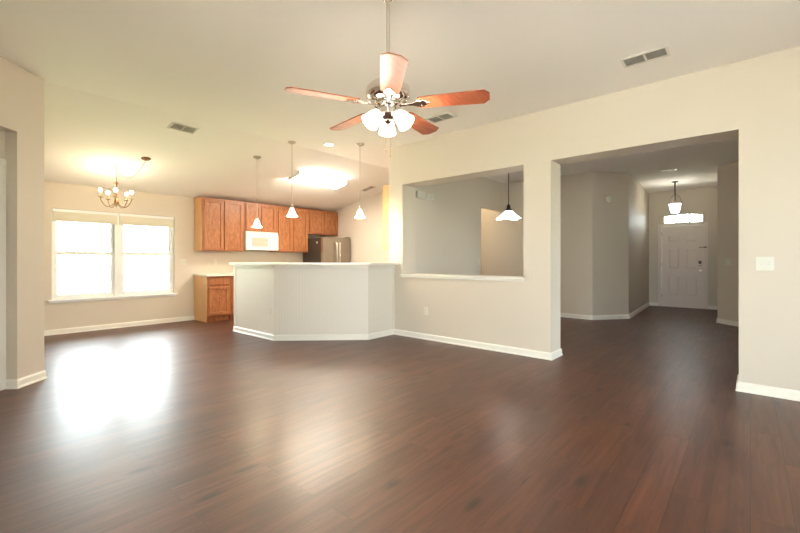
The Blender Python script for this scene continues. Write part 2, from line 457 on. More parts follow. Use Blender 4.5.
mb.build('window_sill', 'vinyl', win, smooth=False, bevel=0.003)
MB().box(WX0 - 0.03, WX1 + 0.03, YB - 0.016, YB, WZ0 - 0.05, WZ0 - 0.022).build('apron', 'vinyl', win, smooth=False)

def blind(x0, x1, label):
    t = thing('window_blind', label, 'blind', (x0, YB + 0.012, 1.995), group='raised blinds')
    W = x1 - x0
    MB().box(0, W, -0.008, 0.03, -0.045, 0).build('headrail', 'vinyl', t, smooth=False, bevel=0.002)
    mb = MB()
    for k in range(14): mb.box(0.008, W - 0.008, -0.006, 0.026, -0.053 - k * 0.0095, -0.0475 - k * 0.0095)
    mb.box(0.010, W - 0.010, 0.0, 0.02, -0.181, -0.046)
    mb.build('slat_stack', 'blind', t, smooth=False)
    MB().box(0.004, W - 0.004, -0.006, 0.026, -0.199, -0.181).build('bottom_rail', 'blind', t, smooth=False)
blind(WX0 + 0.01, xm0 + 0.045, 'raised beige blind stacked at the top of the left-hand sash pair')
blind(xm1 - 0.04, WX1 - 0.01, 'raised beige blind stacked at the top of the sash pair nearer the cabinets')

# simple glazed frames of the other windows and doors out of view, some added for daylight
def glazed(name, label, cat, a, b, z0, z1, n, yy):
    t = thing(name, label, cat, kind='structure')
    mb = MB(); wd = (b - a) / n
    for k in range(n): sash(mb, a + k * wd, a + (k + 1) * wd, z0, z1, yy, yy + 0.06, 0.05)
    mb.build('window_frame', 'vinyl', t, smooth=False)
    for k in range(n):
        MB().box(a + k * wd + 0.05, a + (k + 1) * wd - 0.05, yy + 0.028, yy + 0.032, z0 + 0.05, z1 - 0.05).build('pane', 'glass', t, smooth=False)
    return t
glazed('window_3', 'white window of the front room facing the side yard', 'window', 5.3, 7.0, 0.45, 1.85, 2, -3.30)
g3 = glazed('added_daylight_door', 'white glazed doors added behind the viewer to let in ambient daylight', 'door', -1.9, 0.7, 0.05, 2.25, 2, 0.04)  # unseen doors, added as a source of ambient daylight
glazed('added_daylight_window', 'white window added behind the viewer to balance the daylight', 'window', 0.9, 3.1, 0.7, 2.1, 2, -3.30)  # unseen window, added to shift daylight away from the foyer
g3.location = (-2.70, 0, 0); g3.rotation_euler = (0, 0, PI / 2)

# ------------------------------------------------------------------ door in the left recess
dn = thing('door_2', 'white door with casing in the recess at the left edge', 'door', (A1.x, A1.y, 0), PI / 4, kind='structure')
d0, d1 = s_edge - 1.09, s_edge - 0.07
mb = MB()
for a, b in ((d0 - 0.05, d0 + 0.01), (d1 - 0.01, d1 + 0.064)):
    mb.box(a, b, -0.018, 0, 0, 2.04)
mb.box(d0 - 0.05, d1 + 0.064, -0.018, 0, 2.04, 2.10)
mb.build('casing', 'trim', dn, smooth=False, bevel=0.004)
MB().box(d0 + 0.005, d1 - 0.005, 0.02, 0.055, 0.005, 2.035).build('door_leaf', 'trim', dn, smooth=False)

# ------------------------------------------------------------------ front door and transom
fd = thing('door_1', 'white six-panel front door with black keypad lock', 'door', kind='structure')
X = 12.1
mb = MB()
mb.box(X - 0.018, X, DY0 - 0.03, DY0 + 0.035, 0, 2.045); mb.box(X - 0.018, X, DY1 - 0.035, DY1 + 0.03, 0, 2.045)
mb.box(X - 0.018, X, DY0 - 0.03, DY1 + 0.03, 2.045, 2.095)
mb.build('casing', 'door_paint', fd, smooth=False, bevel=0.004)
mb = MB()
mb.box(X + 0.001, X + 0.12, DY0, DY0 + 0.045, 0, 2.06); mb.box(X + 0.001, X + 0.12, DY1 - 0.045, DY1, 0, 2.06); mb.box(X + 0.001, X + 0.12, DY0 + 0.045, DY1 - 0.045, 2.03, 2.06)
mb.box(X - 0.01, X + 0.12, DY0 + 0.045, DY1 - 0.045, 0, 0.018)
mb.build('jamb', 'door_paint', fd, smooth=False)
ly0, ly1 = DY0 + 0.048, DY1 - 0.048
lw = ly1 - ly0
rows = [(0.28, 0.79), (0.95, 1.50), (1.62, 1.84)]
cols = [(ly0 + 0.12, ly0 + lw / 2 - 0.055), (ly0 + lw / 2 + 0.055, ly1 - 0.12)]
lf = MB(); xf = X + 0.022
lf.box(xf + 0.014, xf + 0.045, ly0, ly1, 0.02, 2.026)
zc = [0.02] + [v for r in rows for v in r] + [2.026]
for k in range(0, len(zc), 2): lf.box(xf, xf + 0.014, ly0, ly1, zc[k], zc[k + 1])
for r in rows:
    lf.box(xf, xf + 0.014, ly0, cols[0][0], *r); lf.box(xf, xf + 0.014, cols[0][1], cols[1][0], *r); lf.box(xf, xf + 0.014, cols[1][1], ly1, *r)
leaf = lf.build('door_leaf', 'door_paint', fd, smooth=False)
for r in rows:
    for c in cols:
        a0, a1, b0, b1 = c[0] + 0.016, c[1] - 0.016, r[0] + 0.016, r[1] - 0.016
        mb = MB()
        o_ = [mb.bm.verts.new((xf + 0.013, y, z)) for y, z in ((a0, b0), (a1, b0), (a1, b1), (a0, b1))]
        i_ = [mb.bm.verts.new((xf + 0.003, y, z)) for y, z in ((a0 + .03, b0 + .03), (a1 - .03, b0 + .03), (a1 - .03, b1 - .03), (a0 + .03, b1 - .03))]
        mb.bm.faces.new(i_)
        for k in range(4): mb.bm.faces.new((o_[k], o_[(k + 1) % 4], i_[(k + 1) % 4], i_[k]))
        mb.bm.faces.new(o_[::-1])
        mb.build('door_panel', 'door_paint', leaf, smooth=False)
for z in (0.22, 1.02, 1.80): MB().box(X - 0.006, X + 0.02, ly1 - 0.006, ly1 + 0.012, z, z + 0.1).build('hinge', 'nickel', fd)
MB().box(xf - 0.022, xf, ly0 + 0.045, ly0 + 0.105, 1.04, 1.16).build('keypad_lock', 'lock_black', fd, bevel=0.008)
MB().box(xf - 0.026, xf - 0.02, ly0 + 0.055, ly0 + 0.095, 1.055, 1.085).build('keypad_plate', 'nickel', fd)
rx = Matrix.Translation((xf, ly0 + 0.075, 0.915)) @ Matrix.Rotation(-PI / 2, 4, 'Y')
MB().lathe([(0.032, 0), (0.032, 0.008), (0.014, 0.012), (0.012, 0.035), (0.026, 0.045), (0.029, 0.058), (0.02, 0.07)], 16, rx).build('door_knob', 'nickel', fd)
mb = MB(); mb.box(X - 0.035, X - 0.018, ly0 - 0.06, ly0 + 0.0, 1.475, 1.50); mb.tube([(X - 0.03, ly0 - 0.01, 1.488), (X - 0.05, ly0 + 0.03, 1.488), (X - 0.03, ly0 + 0.09, 1.488)], 0.007)
mb.build('swing_bar_guard', 'bronze', fd)

tw = thing('window_2', 'arched three-light transom window above the front door', 'window', kind='structure')
ty0, ty1, tz0 = 0.860, 1.668, 2.10
arc = []
for k in range(13):
    u = k / 12; arc.append((ty0 + (ty1 - ty0) * u, 2.29 + 0.04 * (1 - (2 * u - 1) ** 2)))
mb = MB()      # frame: bottom, sides, arched head
mb.box(X + 0.03, X + 0.09, ty0, ty1, tz0, tz0 + 0.02); mb.box(X + 0.03, X + 0.09, ty0, ty0 + 0.014, tz0, 2.3); mb.box(X + 0.03, X + 0.09, ty1 - 0.014, ty1, tz0, 2.3)
for (ya, za), (yb, zb) in zip(arc, arc[1:]):
    vs = [(X + dx, y, z) for dx in (0.0, 0.09) for (y, z) in ((ya, za - 0.012), (yb, zb - 0.012), (yb, 2.336), (ya, 2.336))]
    v = [mb.bm.verts.new(c) for c in vs]
    for f in ((0, 1, 2, 3), (4, 5, 6, 7), (0, 1, 5, 4), (1, 2, 6, 5), (2, 3, 7, 6), (3, 0, 4, 7)): mb.bm.faces.new([v[i] for i in f])
mb.build('window_frame', 'wall', tw, smooth=False)
for y in (1.135, 1.405): MB().box(X + 0.04, X + 0.07, y - 0.016, y + 0.016, tz0 + 0.02, 2.325).build('mullion', 'vinyl', tw, smooth=False)
MB().box(X + 0.052, X + 0.056, ty0, ty1, tz0 + 0.01, 2.33).build('pane', 'glass', tw, smooth=False)

# ------------------------------------------------------------------ outdoors seen through the panes, plus unseen ground added to shape bounce light
tag(MB().box(-40, 50, -40, 60, -0.35, -0.14).build('lawn', 'lawn', smooth=False), 'green lawn outside the windows', 'lawn', kind='structure')
tag(MB().box(5.0, 30, -18, -3.34, -0.139, -0.03).build('dim_ground_slab', 'dim_ground', smooth=False), 'unseen dark ground added outside the front room window to cut bounce light', 'added_ground', kind='structure')  # unseen ground, kept dark so mostly sky lights the front room
tag(MB().box(-16, -2.86, -14, 6, -0.139, -0.03).box(-2.859, 4.9, -14, -3.36, -0.139, -0.03).build('bounce_patio', 'bounce_patio', smooth=False), 'unseen pale slab added behind the viewer to bounce sunlight onto the ceiling', 'bounce_patio', kind='structure')  # added unseen, a pale reflector throwing sun up to the ceiling
t = thing('garden_fence', 'weathered board fence across the yard behind the twin window', 'fence', (0, 15, -0.14))
mb = MB()
for k in range(95):
    x = -9 + k * 0.19; mb.box(x, x + 0.17, 0, 0.02, 0, 1.65 + 0.03 * random.random())
mb.build('boards', 'fence', t, smooth=False)
mb = MB(); mb.box(-9, 9.05, 0.02, 0.07, 0.4, 0.5); mb.box(-9, 9.05, 0.02, 0.07, 1.2, 1.3); mb.build('rail', 'fence', t, smooth=False)
for k in range(9): MB().box(-8.9 + k * 2.2, -8.8 + k * 2.2, 0.07, 0.17, 0, 1.7).build('post', 'fence', t, smooth=False)

# ------------------------------------------------------------------ breakfast bar
ISL = [Vector((3.19, 6.44)), Vector((3.20, 5.249)), Vector((4.149, 4.273)), Vector((XM - 0.001, 4.28))]
def offs(pts, d):
    out = []
    for i, p in enumerate(pts):
        ds = []
        if i > 0: ds.append((pts[i] - pts[i - 1]).normalized())
        if i < len(pts) - 1: ds.append((pts[i + 1] - pts[i]).normalized())
        ns = [Vector((q.y, -q.x)) for q in ds]; n = sum(ns, Vector((0, 0))); n.normalize()
        out.append(p + n * d / n.dot(ns[0]))
    return out
bar = thing('breakfast_bar', 'angled half-height breakfast bar clad in pale beadboard', 'breakfast bar', (0, 0, 0))
inn = offs(ISL, -0.115)
inn[-1].x = XM + 0.15; base_poly = [(p.x, p.y) for p in ISL[:-1]] + [(XM - 0.001, 4.28), (XM - 0.001, 4.393)] + [(p.x, p.y) for p in inn[:-1][::-1]]
MB().prism(base_poly, 0.0, 1.10).build('half_wall', 'bar_panel', bar, smooth=False)
for a, b in zip(ISL, ISL[1:]):       # one beadboard panel on each face
    d = (b - a).normalized(); L = (b - a).length; n = Vector((d.y, -d.x))
    mx = Matrix.Translation((a.x, a.y, 0)) @ Matrix.Rotation(math.atan2(d.y, d.x), 4, 'Z')
    mb = MB(); prof = [(0.0, 0.0)]; x = 0.0
    prof = [(0.002, 0), (0.002, -0.008)]
    x = 0.04
    while x < L - 0.045:
        prof += [(x, -0.008), (x + 0.0015, -0.0072), (x + 0.003, -0.0082), (x + 0.0045, -0.0072), (x + 0.006, -0.008)]; x += 0.042
    prof += [(L - 0.002, -0.008), (L - 0.002, 0)]
    mb.prism(prof, 0.08, 1.07, mx)
    mb.build('beadboard_panel', 'bar_panel', bar, smooth=False)
for p, q in ((ISL[0], 0), (ISL[1], 1), (ISL[2], 2)):
    sl = 0.04
    d1_ = (ISL[q + 1] - p).normalized()
    pts = [p + d1_ * sl, p]
    if q > 0: pts = [p + d1_ * sl, p, p + (ISL[q - 1] - p).normalized() * sl]
    else: pts = [p + d1_ * sl, p, p + Vector((0.05, 0.0))]
    pts = pts[::-1]
    MB().sweep([(0, 0.08), (0.014, 0.08), (0.014, 1.075), (0, 1.075)], [tuple(v) for v in pts]).build('corner_board', 'bar_panel', bar, smooth=False)
MB().box(XM - 0.04, XM - 0.001, 4.262, 4.276, 0.08, 1.075).build('corner_board', 'bar_panel', bar, smooth=False)
MB().sweep([(0, 1.045), (0.016, 1.045), (0.020, 1.075), (0.020, 1.10), (0, 1.10)], [(3.30, 6.44)] + [tuple(v) for v in ISL]).build('apron', 'bar_panel', bar, smooth=False)
MB().sweep([(a + 0.006 if a else 0, b) for a, b in BBP], [(3.30, 6.44)] + [tuple(v) for v in ISL]).build('baseboard', 'trim', bar, smooth=False)

out_ = offs(ISL, 0.095); in2 = offs(ISL, -0.30)
pts = [(out_[0].x, out_[0].y + 0.02), (out_[1].x, out_[1].y), (out_[2].x, out_[2].y), (XM - 0.001, 4.15), (XM - 0.001, 4.38), (XM + 0.10, 4.382), (XM + 0.10, in2[2].y), (in2[2].x, in2[2].y), (in2[1].x, in2[1].y), (in2[0].x, in2[0].y + 0.02)]
tag(MB().prism(pts, 1.1005, 1.138).build('bar_countertop', 'laminate', smooth=False, bevel=0.006), 'raised cream laminate top lying along the angled bar', 'countertop')

# ------------------------------------------------------------------ cabinets
def panel_door(mb, pn, x0, x1, z0, z1, y, fr=0.055):
    """door front facing -Y with face at y; frame in mb, recessed panel in pn"""
    th = 0.02
    mb.box(x0, x1, y, y + th, z0, z0 + fr); mb.box(x0, x1, y, y + th, z1 - fr, z1)
    mb.box(x0, x0 + fr, y, y + th, z0 + fr, z1 - fr); mb.box(x1 - fr, x1, y, y + th, z0 + fr, z1 - fr)
    pn.box(x0 + fr + 0.001, x1 - fr - 0.001, y + 0.012, y + th - 0.001, z0 + fr + 0.001, z1 - fr - 0.001)
def cabinet(name, label, x0, x1, z0, z1, yf, yb, doors, drawers=(), toe=0.0, side=None, group=None):
    t = thing(name, label, 'cabinet', (x0, yb, z0), group=group)
    g = 0.0015; W = x1 - x0; D = yb - yf; H = z1 - z0
    MB().box(g, W - g, -D + 0.02, -0.002, toe, H).build('body', 'oak', t, smooth=False, bevel=0.002)
    if toe: MB().box(0.02, W - g, -D + 0.085, -0.002, 0.002, toe).build('toe_kick', 'oak', t, smooth=False)
    if side: MB().box(-0.004, 0.0012, -D + 0.022, -0.002, 0.001 if toe else 0.001, H - 0.001).build('end_panel', side, t, smooth=False)
    for a, b, c, d in doors:
        mb, pn = MB(), MB(); panel_door(mb, pn, a - x0, b - x0, c - z0, d - z0, -D)
        dd = mb.build('door', 'oak', t, smooth=False, bevel=0.003)
        pn.build('door_panel', 'oak_panel', dd, smooth=False)
    for a, b, c, d in drawers:
        MB().box(a - x0, b - x0, -D, -D + 0.02, c - z0, d - z0).build('drawer', 'oak', t, smooth=False, bevel=0.005)
    return t
UF, UB = 7.93, YB - 0.001
UZ0, UZ1 = 1.36, 2.40
GU = 'oak wall cabinets on the back wall'
cabinet('wall_cabinet', 'tall oak wall cabinet with pale end panel next to the window', 3.27, 4.137, UZ0, UZ1, UF, UB,
        [(3.315, 3.688, UZ0 + .02, UZ1 - .035), (3.715, 4.10, UZ0 + .02, UZ1 - .035)], side='oak_side', group=GU)
cabinet('wall_cabinet', 'short oak wall cabinet above the white microwave', 4.139, 4.90, 1.785, UZ1, UF, UB,
        [(4.17, 4.50, 1.80, UZ1 - .035), (4.53, 4.87, 1.80, UZ1 - .035)], group=GU)
cabinet('wall_cabinet', 'tall oak wall cabinet between microwave and refrigerator', 4.902, 5.74, UZ0, UZ1, UF, UB,
        [(4.935, 5.285, UZ0 + .02, UZ1 - .035), (5.33, 5.71, UZ0 + .02, UZ1 - .035)], group=GU)
cabinet('wall_cabinet', 'short oak wall cabinet above the refrigerator', 5.742, 6.66, 1.80, UZ1, UF, UB,
        [(5.78, 6.19, 1.82, UZ1 - .035), (6.225, 6.62, 1.82, UZ1 - .035)], group=GU)
# crown strip above the doors
BF, BB_ = 7.68, YB - 0.001
GB = 'oak base cabinets on the back wall'
xs = [3.266, 3.72, 4.138]
cabinet('base_cabinet', 'oak base cabinet with pale end panel under the counter end by the window', 3.266, 3.718, 0, 0.868, BF, BB_,
        [(3.30, 3.69, 0.125, 0.665)], [(3.30, 3.69, 0.70, 0.838)], toe=0.10, side='oak_side', group=GB)
cabinet('base_cabinet', 'oak base cabinet half hidden by the white end of the bar', 3.72, 4.138, 0, 0.868, BF, BB_,
        [(3.75, 4.11, 0.125, 0.665)], [(3.75, 4.11, 0.70, 0.838)], toe=0.10, group=GB)
cabinet('base_cabinet', 'oak base cabinet wholly behind the bar beside the refrigerator', 4.905, 5.70, 0, 0.868, BF, BB_,
        [(4.94, 5.29, 0.125, 0.665), (5.32, 5.67, 0.125, 0.665)], [(4.94, 5.29, 0.70, 0.838), (5.32, 5.67, 0.70, 0.838)], toe=0.10, group=GB)
def ctop(x0, x1, label):
    t = thing('kitchen_countertop', label, 'countertop', (x0, YB - 0.002, 0.869))
    MB().box(0, x1 - x0, -0.62, 0, 0, 0.038).build('slab', 'laminate', t, smooth=False, bevel=0.005)
ctop(3.245, 4.137, 'white laminate counter on the base cabinets by the window')
ctop(4.904, 5.70, 'white laminate counter between cooker gap and refrigerator')
# range standing under the microwave, behind the bar
t = thing('kitchen_range', 'white freestanding range under the microwave behind the bar', 'range', (4.52, 7.95, 0))
MB().box(-0.378, 0.378, -0.30, 0.312, 0.0, 0.90).build('body', 'appliance', t, smooth=False, bevel=0.004)
MB().box(-0.378, 0.378, 0.25, 0.312, 0.901, 1.06).build('control_panel', 'appliance', t, smooth=False, bevel=0.004)
MB().box(-0.36, 0.36, -0.325, -0.302, 0.22, 0.74).build('oven_door', 'appliance', t, smooth=False, bevel=0.004)
MB().tube([(-0.3, -0.36, 0.69), (0.3, -0.36, 0.69)], 0.01).build('handle', 'appliance', t)
for sx in (-0.19, 0.19):
    for sy in (-0.14, 0.12): MB().lathe([(0.09, 0.901), (0.09, 0.908)], 20, Matrix.Translation((sx, sy, 0))).build('burner', 'lock_black', t)

# cabinet on the far side of the pass-through wall, pale end panel showing
t = thing('wall_cabinet', 'oak wall cabinet showing only its pale end past the wall corner', 'cabinet', (4.92, 4.38, 1.35))
MB().box(0.004, 0.76, 0, 0.315, 0, 1.09).build('body', 'oak', t, smooth=False)
MB().box(-0.003, 0.0035, 0, 0.315, 0, 1.09).build('end_panel', 'oak_side', t, smooth=False)
for a in (0.02, 0.39):
    mb, pn = MB(), MB(); panel_door(mb, pn, a, a + 0.355, 0.02, 1.06, 0.317)
    dd = mb.build('door', 'oak', t, smooth=False); pn.build('door_panel', 'oak_panel', dd, smooth=False)

# ------------------------------------------------------------------ microwave
t = thing('microwave', 'white over-the-range microwave hung between the oak cabinets', 'microwave', (4.142, YB - 0.002, 1.385))
W = 0.756; D = 0.395
MB().box(0, W, -D + 0.03, 0, 0, 0.397).build('body', 'appliance', t, smooth=False, bevel=0.004)
mb = MB(); z0, z1 = 0.012, 0.335; xw = 0.55
mb.box(0.003, xw, -D, -D + 0.028, z0, 0.075); mb.box(0.003, xw, -D, -D + 0.028, 0.265, z1)
mb.box(0.003, 0.125, -D, -D + 0.028, 0.075, 0.265); mb.box(0.49, xw, -D, -D + 0.028, 0.075, 0.265)
dd = mb.build('door', 'appliance', t, smooth=False, bevel=0.003)
MB().box(0.126, 0.489, -D + 0.008, -D + 0.02, 0.076, 0.264).build('window', 'mw_glass', dd, smooth=False)
MB().tube([(0.535, -D - 0.002, 0.05), (0.535, -D - 0.028, 0.07), (0.535, -D - 0.028, 0.28), (0.535, -D - 0.002, 0.30)], 0.009).build('handle', 'appliance', dd)
cp = MB().box(0.553, W - 0.003, -D, -D + 0.028, z0, z1).build('control_panel', 'appliance', t, smooth=False, bevel=0.003)
MB().box(0.60, 0.72, -D - 0.002, -D, 0.285, 0.315).build('display', 'mw_grey', cp, smooth=False)
for r in range(5):
    for c in range(3): MB().box(0.60 + c * 0.042, 0.634 + c * 0.042, -D - 0.002, -D, 0.05 + r * 0.042, 0.08 + r * 0.042).build('button', 'mw_grey', cp, smooth=False)
MB().lathe([(0.012, 0), (0.012, 0.004)], 16, Matrix.Translation((0.66, -D, 0.268)) @ Matrix.Rotation(PI / 2, 4, 'X')).build('badge', 'slot', cp)
mb = MB()
for k in range(3): mb.box(0.01, W - 0.01, -D + 0.004, -D + 0.028, 0.34 + k * 0.019, 0.354 + k * 0.019)
mb.build('vent_grille', 'appliance', t, smooth=False)
MB().box(0.1, W - 0.1, -D + 0.08, -0.06, -0.012, -0.001).build('underside_filter', 'slot', t, smooth=False)

# ------------------------------------------------------------------ refrigerator
t = thing('refrigerator', 'stainless french-door refrigerator with a dark side panel', 'refrigerator', (5.762, 7.41, 0))
W = 0.85
MB().box(0, W, 0.075, 0.78, 0.02, 1.70).build('body', 'fridge_side', t, smooth=False, bevel=0.004)
MB().box(0.03, W - 0.03, 0.09, 0.7, 0.0, 0.02).build('base', 'slot', t, smooth=False)
for a, b, hx in ((0.0, W / 2 - 0.003, W / 2 - 0.045), (W / 2 + 0.003, W, W / 2 + 0.045)):
    mb = MB(); n = 8
    pr = [(a, 0.07)] + [(a + (b - a) * k / n, 0.012 * (1 - math.sin(PI * k / n))) for k in range(n + 1)] + [(b, 0.07)]
    mb.prism(pr, 0.62, 1.715)
    dd = mb.build('door', 'steel', t)
    MB().tube([(hx, 0.005, 0.80), (hx, -0.045, 0.83), (hx, -0.045, 1.58), (hx, 0.005, 1.61)], 0.012, 10).build('handle', 'steel_bright', dd)
fz = MB().box(0, W, 0.0, 0.07, 0.06, 0.61).build('freezer_drawer', 'steel', t, smooth=False, bevel=0.004)
MB().tube([(0.1, 0.005, 0.53), (0.13, -0.045, 0.53), (W - 0.13, -0.045, 0.53), (W - 0.1, 0.005, 0.53)], 0.012).build('handle', 'steel_bright', fz)
for a in (0.02, W - 0.10): MB().box(a, a + 0.08, 0.02, 0.14, 1.7155, 1.735).build('hinge_cover', 'fridge_side', t, smooth=False)
MB().lathe([(0.022, 0), (0.022, 0.006)], 14, Matrix.Translation((-0.0, 0.22, 1.59)) @ Matrix.Rotation(-PI / 2, 4, 'Y')).build('round_magnet', 'appliance', t)

# ------------------------------------------------------------------ outlets and switches
def wallplate(name, label, cat, loc, rotz, w_, h_, kind, gangs=1, group=None):
    """plate lies in local XZ and faces local -Y"""
    t = thing(name, label, cat, loc, rotz, group)
    MB().box(-w_ / 2, w_ / 2, -0.006, 0, -h_ / 2, h_ / 2).build('cover_plate', 'plate', t, smooth=False, bevel=0.002)
    for g in range(gangs):
        cx = (g - (gangs - 1) / 2) * 0.046
        if kind == 'toggle':
            MB().box(cx - 0.006, cx + 0.006, -0.0075, -0.006, -0.013, 0.013).build('toggle_slot', 'mw_grey', t, smooth=False)
            MB().box(cx - 0.004, cx + 0.004, -0.016, -0.0075, -0.002, 0.009).build('toggle', 'plate', t, smooth=False, bevel=0.001)
        else:
            for z in (-0.02, 0.02):
                s = MB().box(cx - 0.017, cx + 0.017, -0.008, -0.006, z - 0.014, z + 0.014).build('socket', 'plate', t, smooth=False, bevel=0.003)
                for dx in (-0.007, 0.007): MB().box(cx + dx - 0.0012, cx + dx + 0.0012, -0.0085, -0.008, z - 0.003, z + 0.007).build('slot', 'slot', s, smooth=False)
    return t
RX = -PI / 2   # faces -X
wallplate('light_switch', 'cream double light switch on the wall right of the wide opening', 'switch', (XM, -0.095, 1.148), RX, 0.118, 0.118, 'toggle', 2)
wallplate('wall_outlet', 'white outlet low on the wall under the pass-through', 'outlet', (XM, 3.63, 0.422), RX, 0.072, 0.116, 'outlet')
wallplate('wall_outlet', 'white outlet low on the bright end of the breakfast bar', 'outlet', (3.188, 5.335, 0.425), RX, 0.072, 0.116, 'outlet')
wallplate('light_switch', 'cream light switch between the window and the cabinets', 'switch', (3.057, YB, 1.141), 0, 0.118, 0.118, 'toggle', 2)
wallplate('wall_outlet', 'cream outlet above the kitchen counter under the first cabinet', 'outlet', (3.67, YB, 1.14), 0, 0.072, 0.116, 'outlet')
wallplate('wall_outlet', 'cream outlet above the counter right of the microwave', 'outlet', (5.37, YB, 1.15), 0, 0.072, 0.116, 'outlet')
wallplate('light_switch', 'single light switch beside the hallway doorway, seen through the pass-through', 'switch', (7.335, 4.25, 1.14), 0, 0.072, 0.116, 'toggle')
wallplate('light_switch', 'light switch on the angled wall right of the front door', 'switch', (9.435, 0.302, 1.137), -PI * 0.75, 0.118, 0.118, 'toggle', 2)

# alarm boxes on the dining wall
t = thing('door_chime', 'cream chime box high on the grey wall, nearer the pass-through jamb', 'chime', (5.37, 4.25, 2.29))
MB().box(-0.125, 0.09, -0.05, 0, -0.055, 0.055).build('cover', 'plate', t, smooth=False, bevel=0.006)
mb = MB()
for k in range(5): mb.box(-0.10 + k * 0.04, -0.09 + k * 0.04, -0.052, -0.05, -0.035, 0.035)
mb.build('grille', 'mw_grey', t, smooth=False)
t = thing('alarm_box', 'small cream alarm box beside the chime on the grey wall', 'alarm box', (5.64, 4.25, 2.29))
MB().box(-0.085, 0.085, -0.04, 0, -0.05, 0.05).build('cover', 'plate', t, smooth=False, bevel=0.006)
MB().box(-0.05, 0.05, -0.042, -0.04, -0.01, 0.02).build('grille', 'mw_grey', t, smooth=False)
# round detector on angled foyer wall
dirv = (Vector((9.093, 1.845)) - Vector((8.44, 2.345))).normalized(); nv = Vector((dirv.y, -dirv.x))
c = Vector((8.735, 2.119)) + nv * 0.0
t = thing('smoke_detector', 'round white detector high on the angled foyer wall', 'detector', (c.x, c.y, 2.395))
mxr = Vector((nv.x, nv.y, 0)).to_track_quat('Z', 'Y').to_matrix().to_4x4()
MB().lathe([(0.07, 0), (0.07, 0.012), (0.062, 0.03), (0.03, 0.038)], 28, mxr).build('housing', 'plate', t)
MB().lathe([(0.022, 0.036), (0.022, 0.041)], 20, mxr).build('test_button', 'vent_white', t)

# ------------------------------------------------------------------ ceiling vents
def vent(label, loc, lx, ly, rot=(0, 0, 0), along='x', duct='vent_dark', slat='vent_slat'):
    t = thing('ceiling_vent', label, 'vent', loc, rot=rot, group='ceiling vents')
    f = 0.022; mb = MB()
    mb.box(-lx / 2, lx / 2, -ly / 2, -ly / 2 + f, -0.01, 0); mb.box(-lx / 2, lx / 2, ly / 2 - f, ly / 2, -0.01, 0)
    mb.box(-lx / 2, -lx / 2 + f, -ly / 2 + f, ly / 2 - f, -0.01, 0); mb.box(lx / 2 - f, lx / 2, -ly / 2 + f, ly / 2 - f, -0.01, 0)
    if along == 'x': mb.box(-0.008, 0.008, -ly / 2 + f, ly / 2 - f, -0.01, 0)
    else: mb.box(-lx / 2 + f, lx / 2 - f, -0.008, 0.008, -0.01, 0)
    mb.build('frame', 'vent_white', t, smooth=False)
    MB().box(-lx / 2 + f, lx / 2 - f, -ly / 2 + f, ly / 2 - f, -0.002, -0.0005).build('duct', duct, t, smooth=False)
    n = 8
    for s0, s1 in ((-1, 0), (0, 1)):
        mb = MB()
        for k in range(n):
            if along == 'x':
                y = -ly / 2 + f + (ly - 2 * f) * (k + 0.5) / n
                x0 = (-lx / 2 + f) if s0 < 0 else 0.008; x1 = -0.008 if s0 < 0 else lx / 2 - f
                m_ = Matrix.Translation((0, y, -0.006)) @ Matrix.Rotation(0.6, 4, 'X'); mb.box(x0, x1, -0.0062, 0.0062, -0.0007, 0.0007, m_)
            else:
                x = -lx / 2 + f + (lx - 2 * f) * (k + 0.5) / n
                y0 = (-ly / 2 + f) if s0 < 0 else 0.008; y1 = -0.008 if s0 < 0 else ly / 2 - f
                m_ = Matrix.Translation((x, 0, -0.006)) @ Matrix.Rotation(-0.6, 4, 'Y'); mb.box(-0.0062, 0.0062, y0, y1, -0.0007, 0.0007, m_)
        mb.build('louvre_bank', slat, t, smooth=False)
vent('ceiling vent high above the wide opening', (4.075, 0.70, CH), 0.20, 0.36, along='y')
vent('ceiling vent behind the fan, above the pass-through', (4.12, 2.93, CH), 0.21, 0.35, along='y')
vent('ceiling vent above the dining nook, by the ceiling fold', (2.08, 5.61, ceil_z(5.61)), 0.33, 0.19, rot=SLROT, duct='vent_slat', slat='vent_white')
vent('small ceiling vent over the kitchen between pendant and cabinet end', (6.22, 6.39, ceil_z(6.39)), 0.16, 0.36, rot=SLROT, along='y')
vent('ceiling vent in the foyer in front of the lantern', (9.32, 1.20, FH), 0.14, 0.26, along='y')

# recessed downlight
t = thing('recessed_downlight', 'round recessed downlight beyond the ceiling fan', 'downlight', (3.94, 4.92, CH))
MB().lathe([(0.062, -0.001), (0.062, -0.006), (0.09, -0.004), (0.09, -0.0005)], 28, cap=False, close=True).build('trim_ring', 'vent_white', t)
MB().lathe([(0.061, -0.004), (0.061, -0.001)], 28).build('lens', 'lamp_lens', t)
dl = bpy.data.lights.new('downlight_lamp', 'SPOT'); dl.energy = 60; dl.color = (1, 0.88, 0.68); dl.spot_size = 1.9; dl.spot_blend = 0.6; dl.shadow_soft_size = 0.05
dlo = bpy.data.objects.new('downlight_lamp', dl); COL.objects.link(dlo); dlo.parent = t; dlo.location = (0, 0, -0.02)

# fluorescent box on the sloped kitchen ceiling
t = thing('fluorescent_light', 'long glowing acrylic fluorescent box on the kitchen ceiling', 'ceiling light', (4.84, 6.37, ceil_z(6.37)), rot=SLROT)
MB().box(-0.57, 0.57, -0.19, 0.19, -0.02, -0.001).build('base_pan', 'vent_white', t, smooth=False)
mb = MB(); mb.prism([(-0.19, -0.02), (-0.175, -0.07), (-0.12, -0.085), (0.12, -0.085), (0.175, -0.07), (0.19, -0.02)], -0.555, 0.555,
                    Matrix(((0, 0, 1, 0), (1, 0, 0, 0), (0, 1, 0, 0), (0, 0, 0, 1))))
mb.build('lens', 'tube_glow', t)
for s in (-1, 1):
    MB().box(min(s * 0.556, s * 0.57), max(s * 0.556, s * 0.57), -0.19, 0.19, -0.075, -0.0205).build('end_cap', 'vent_white', t, smooth=False)

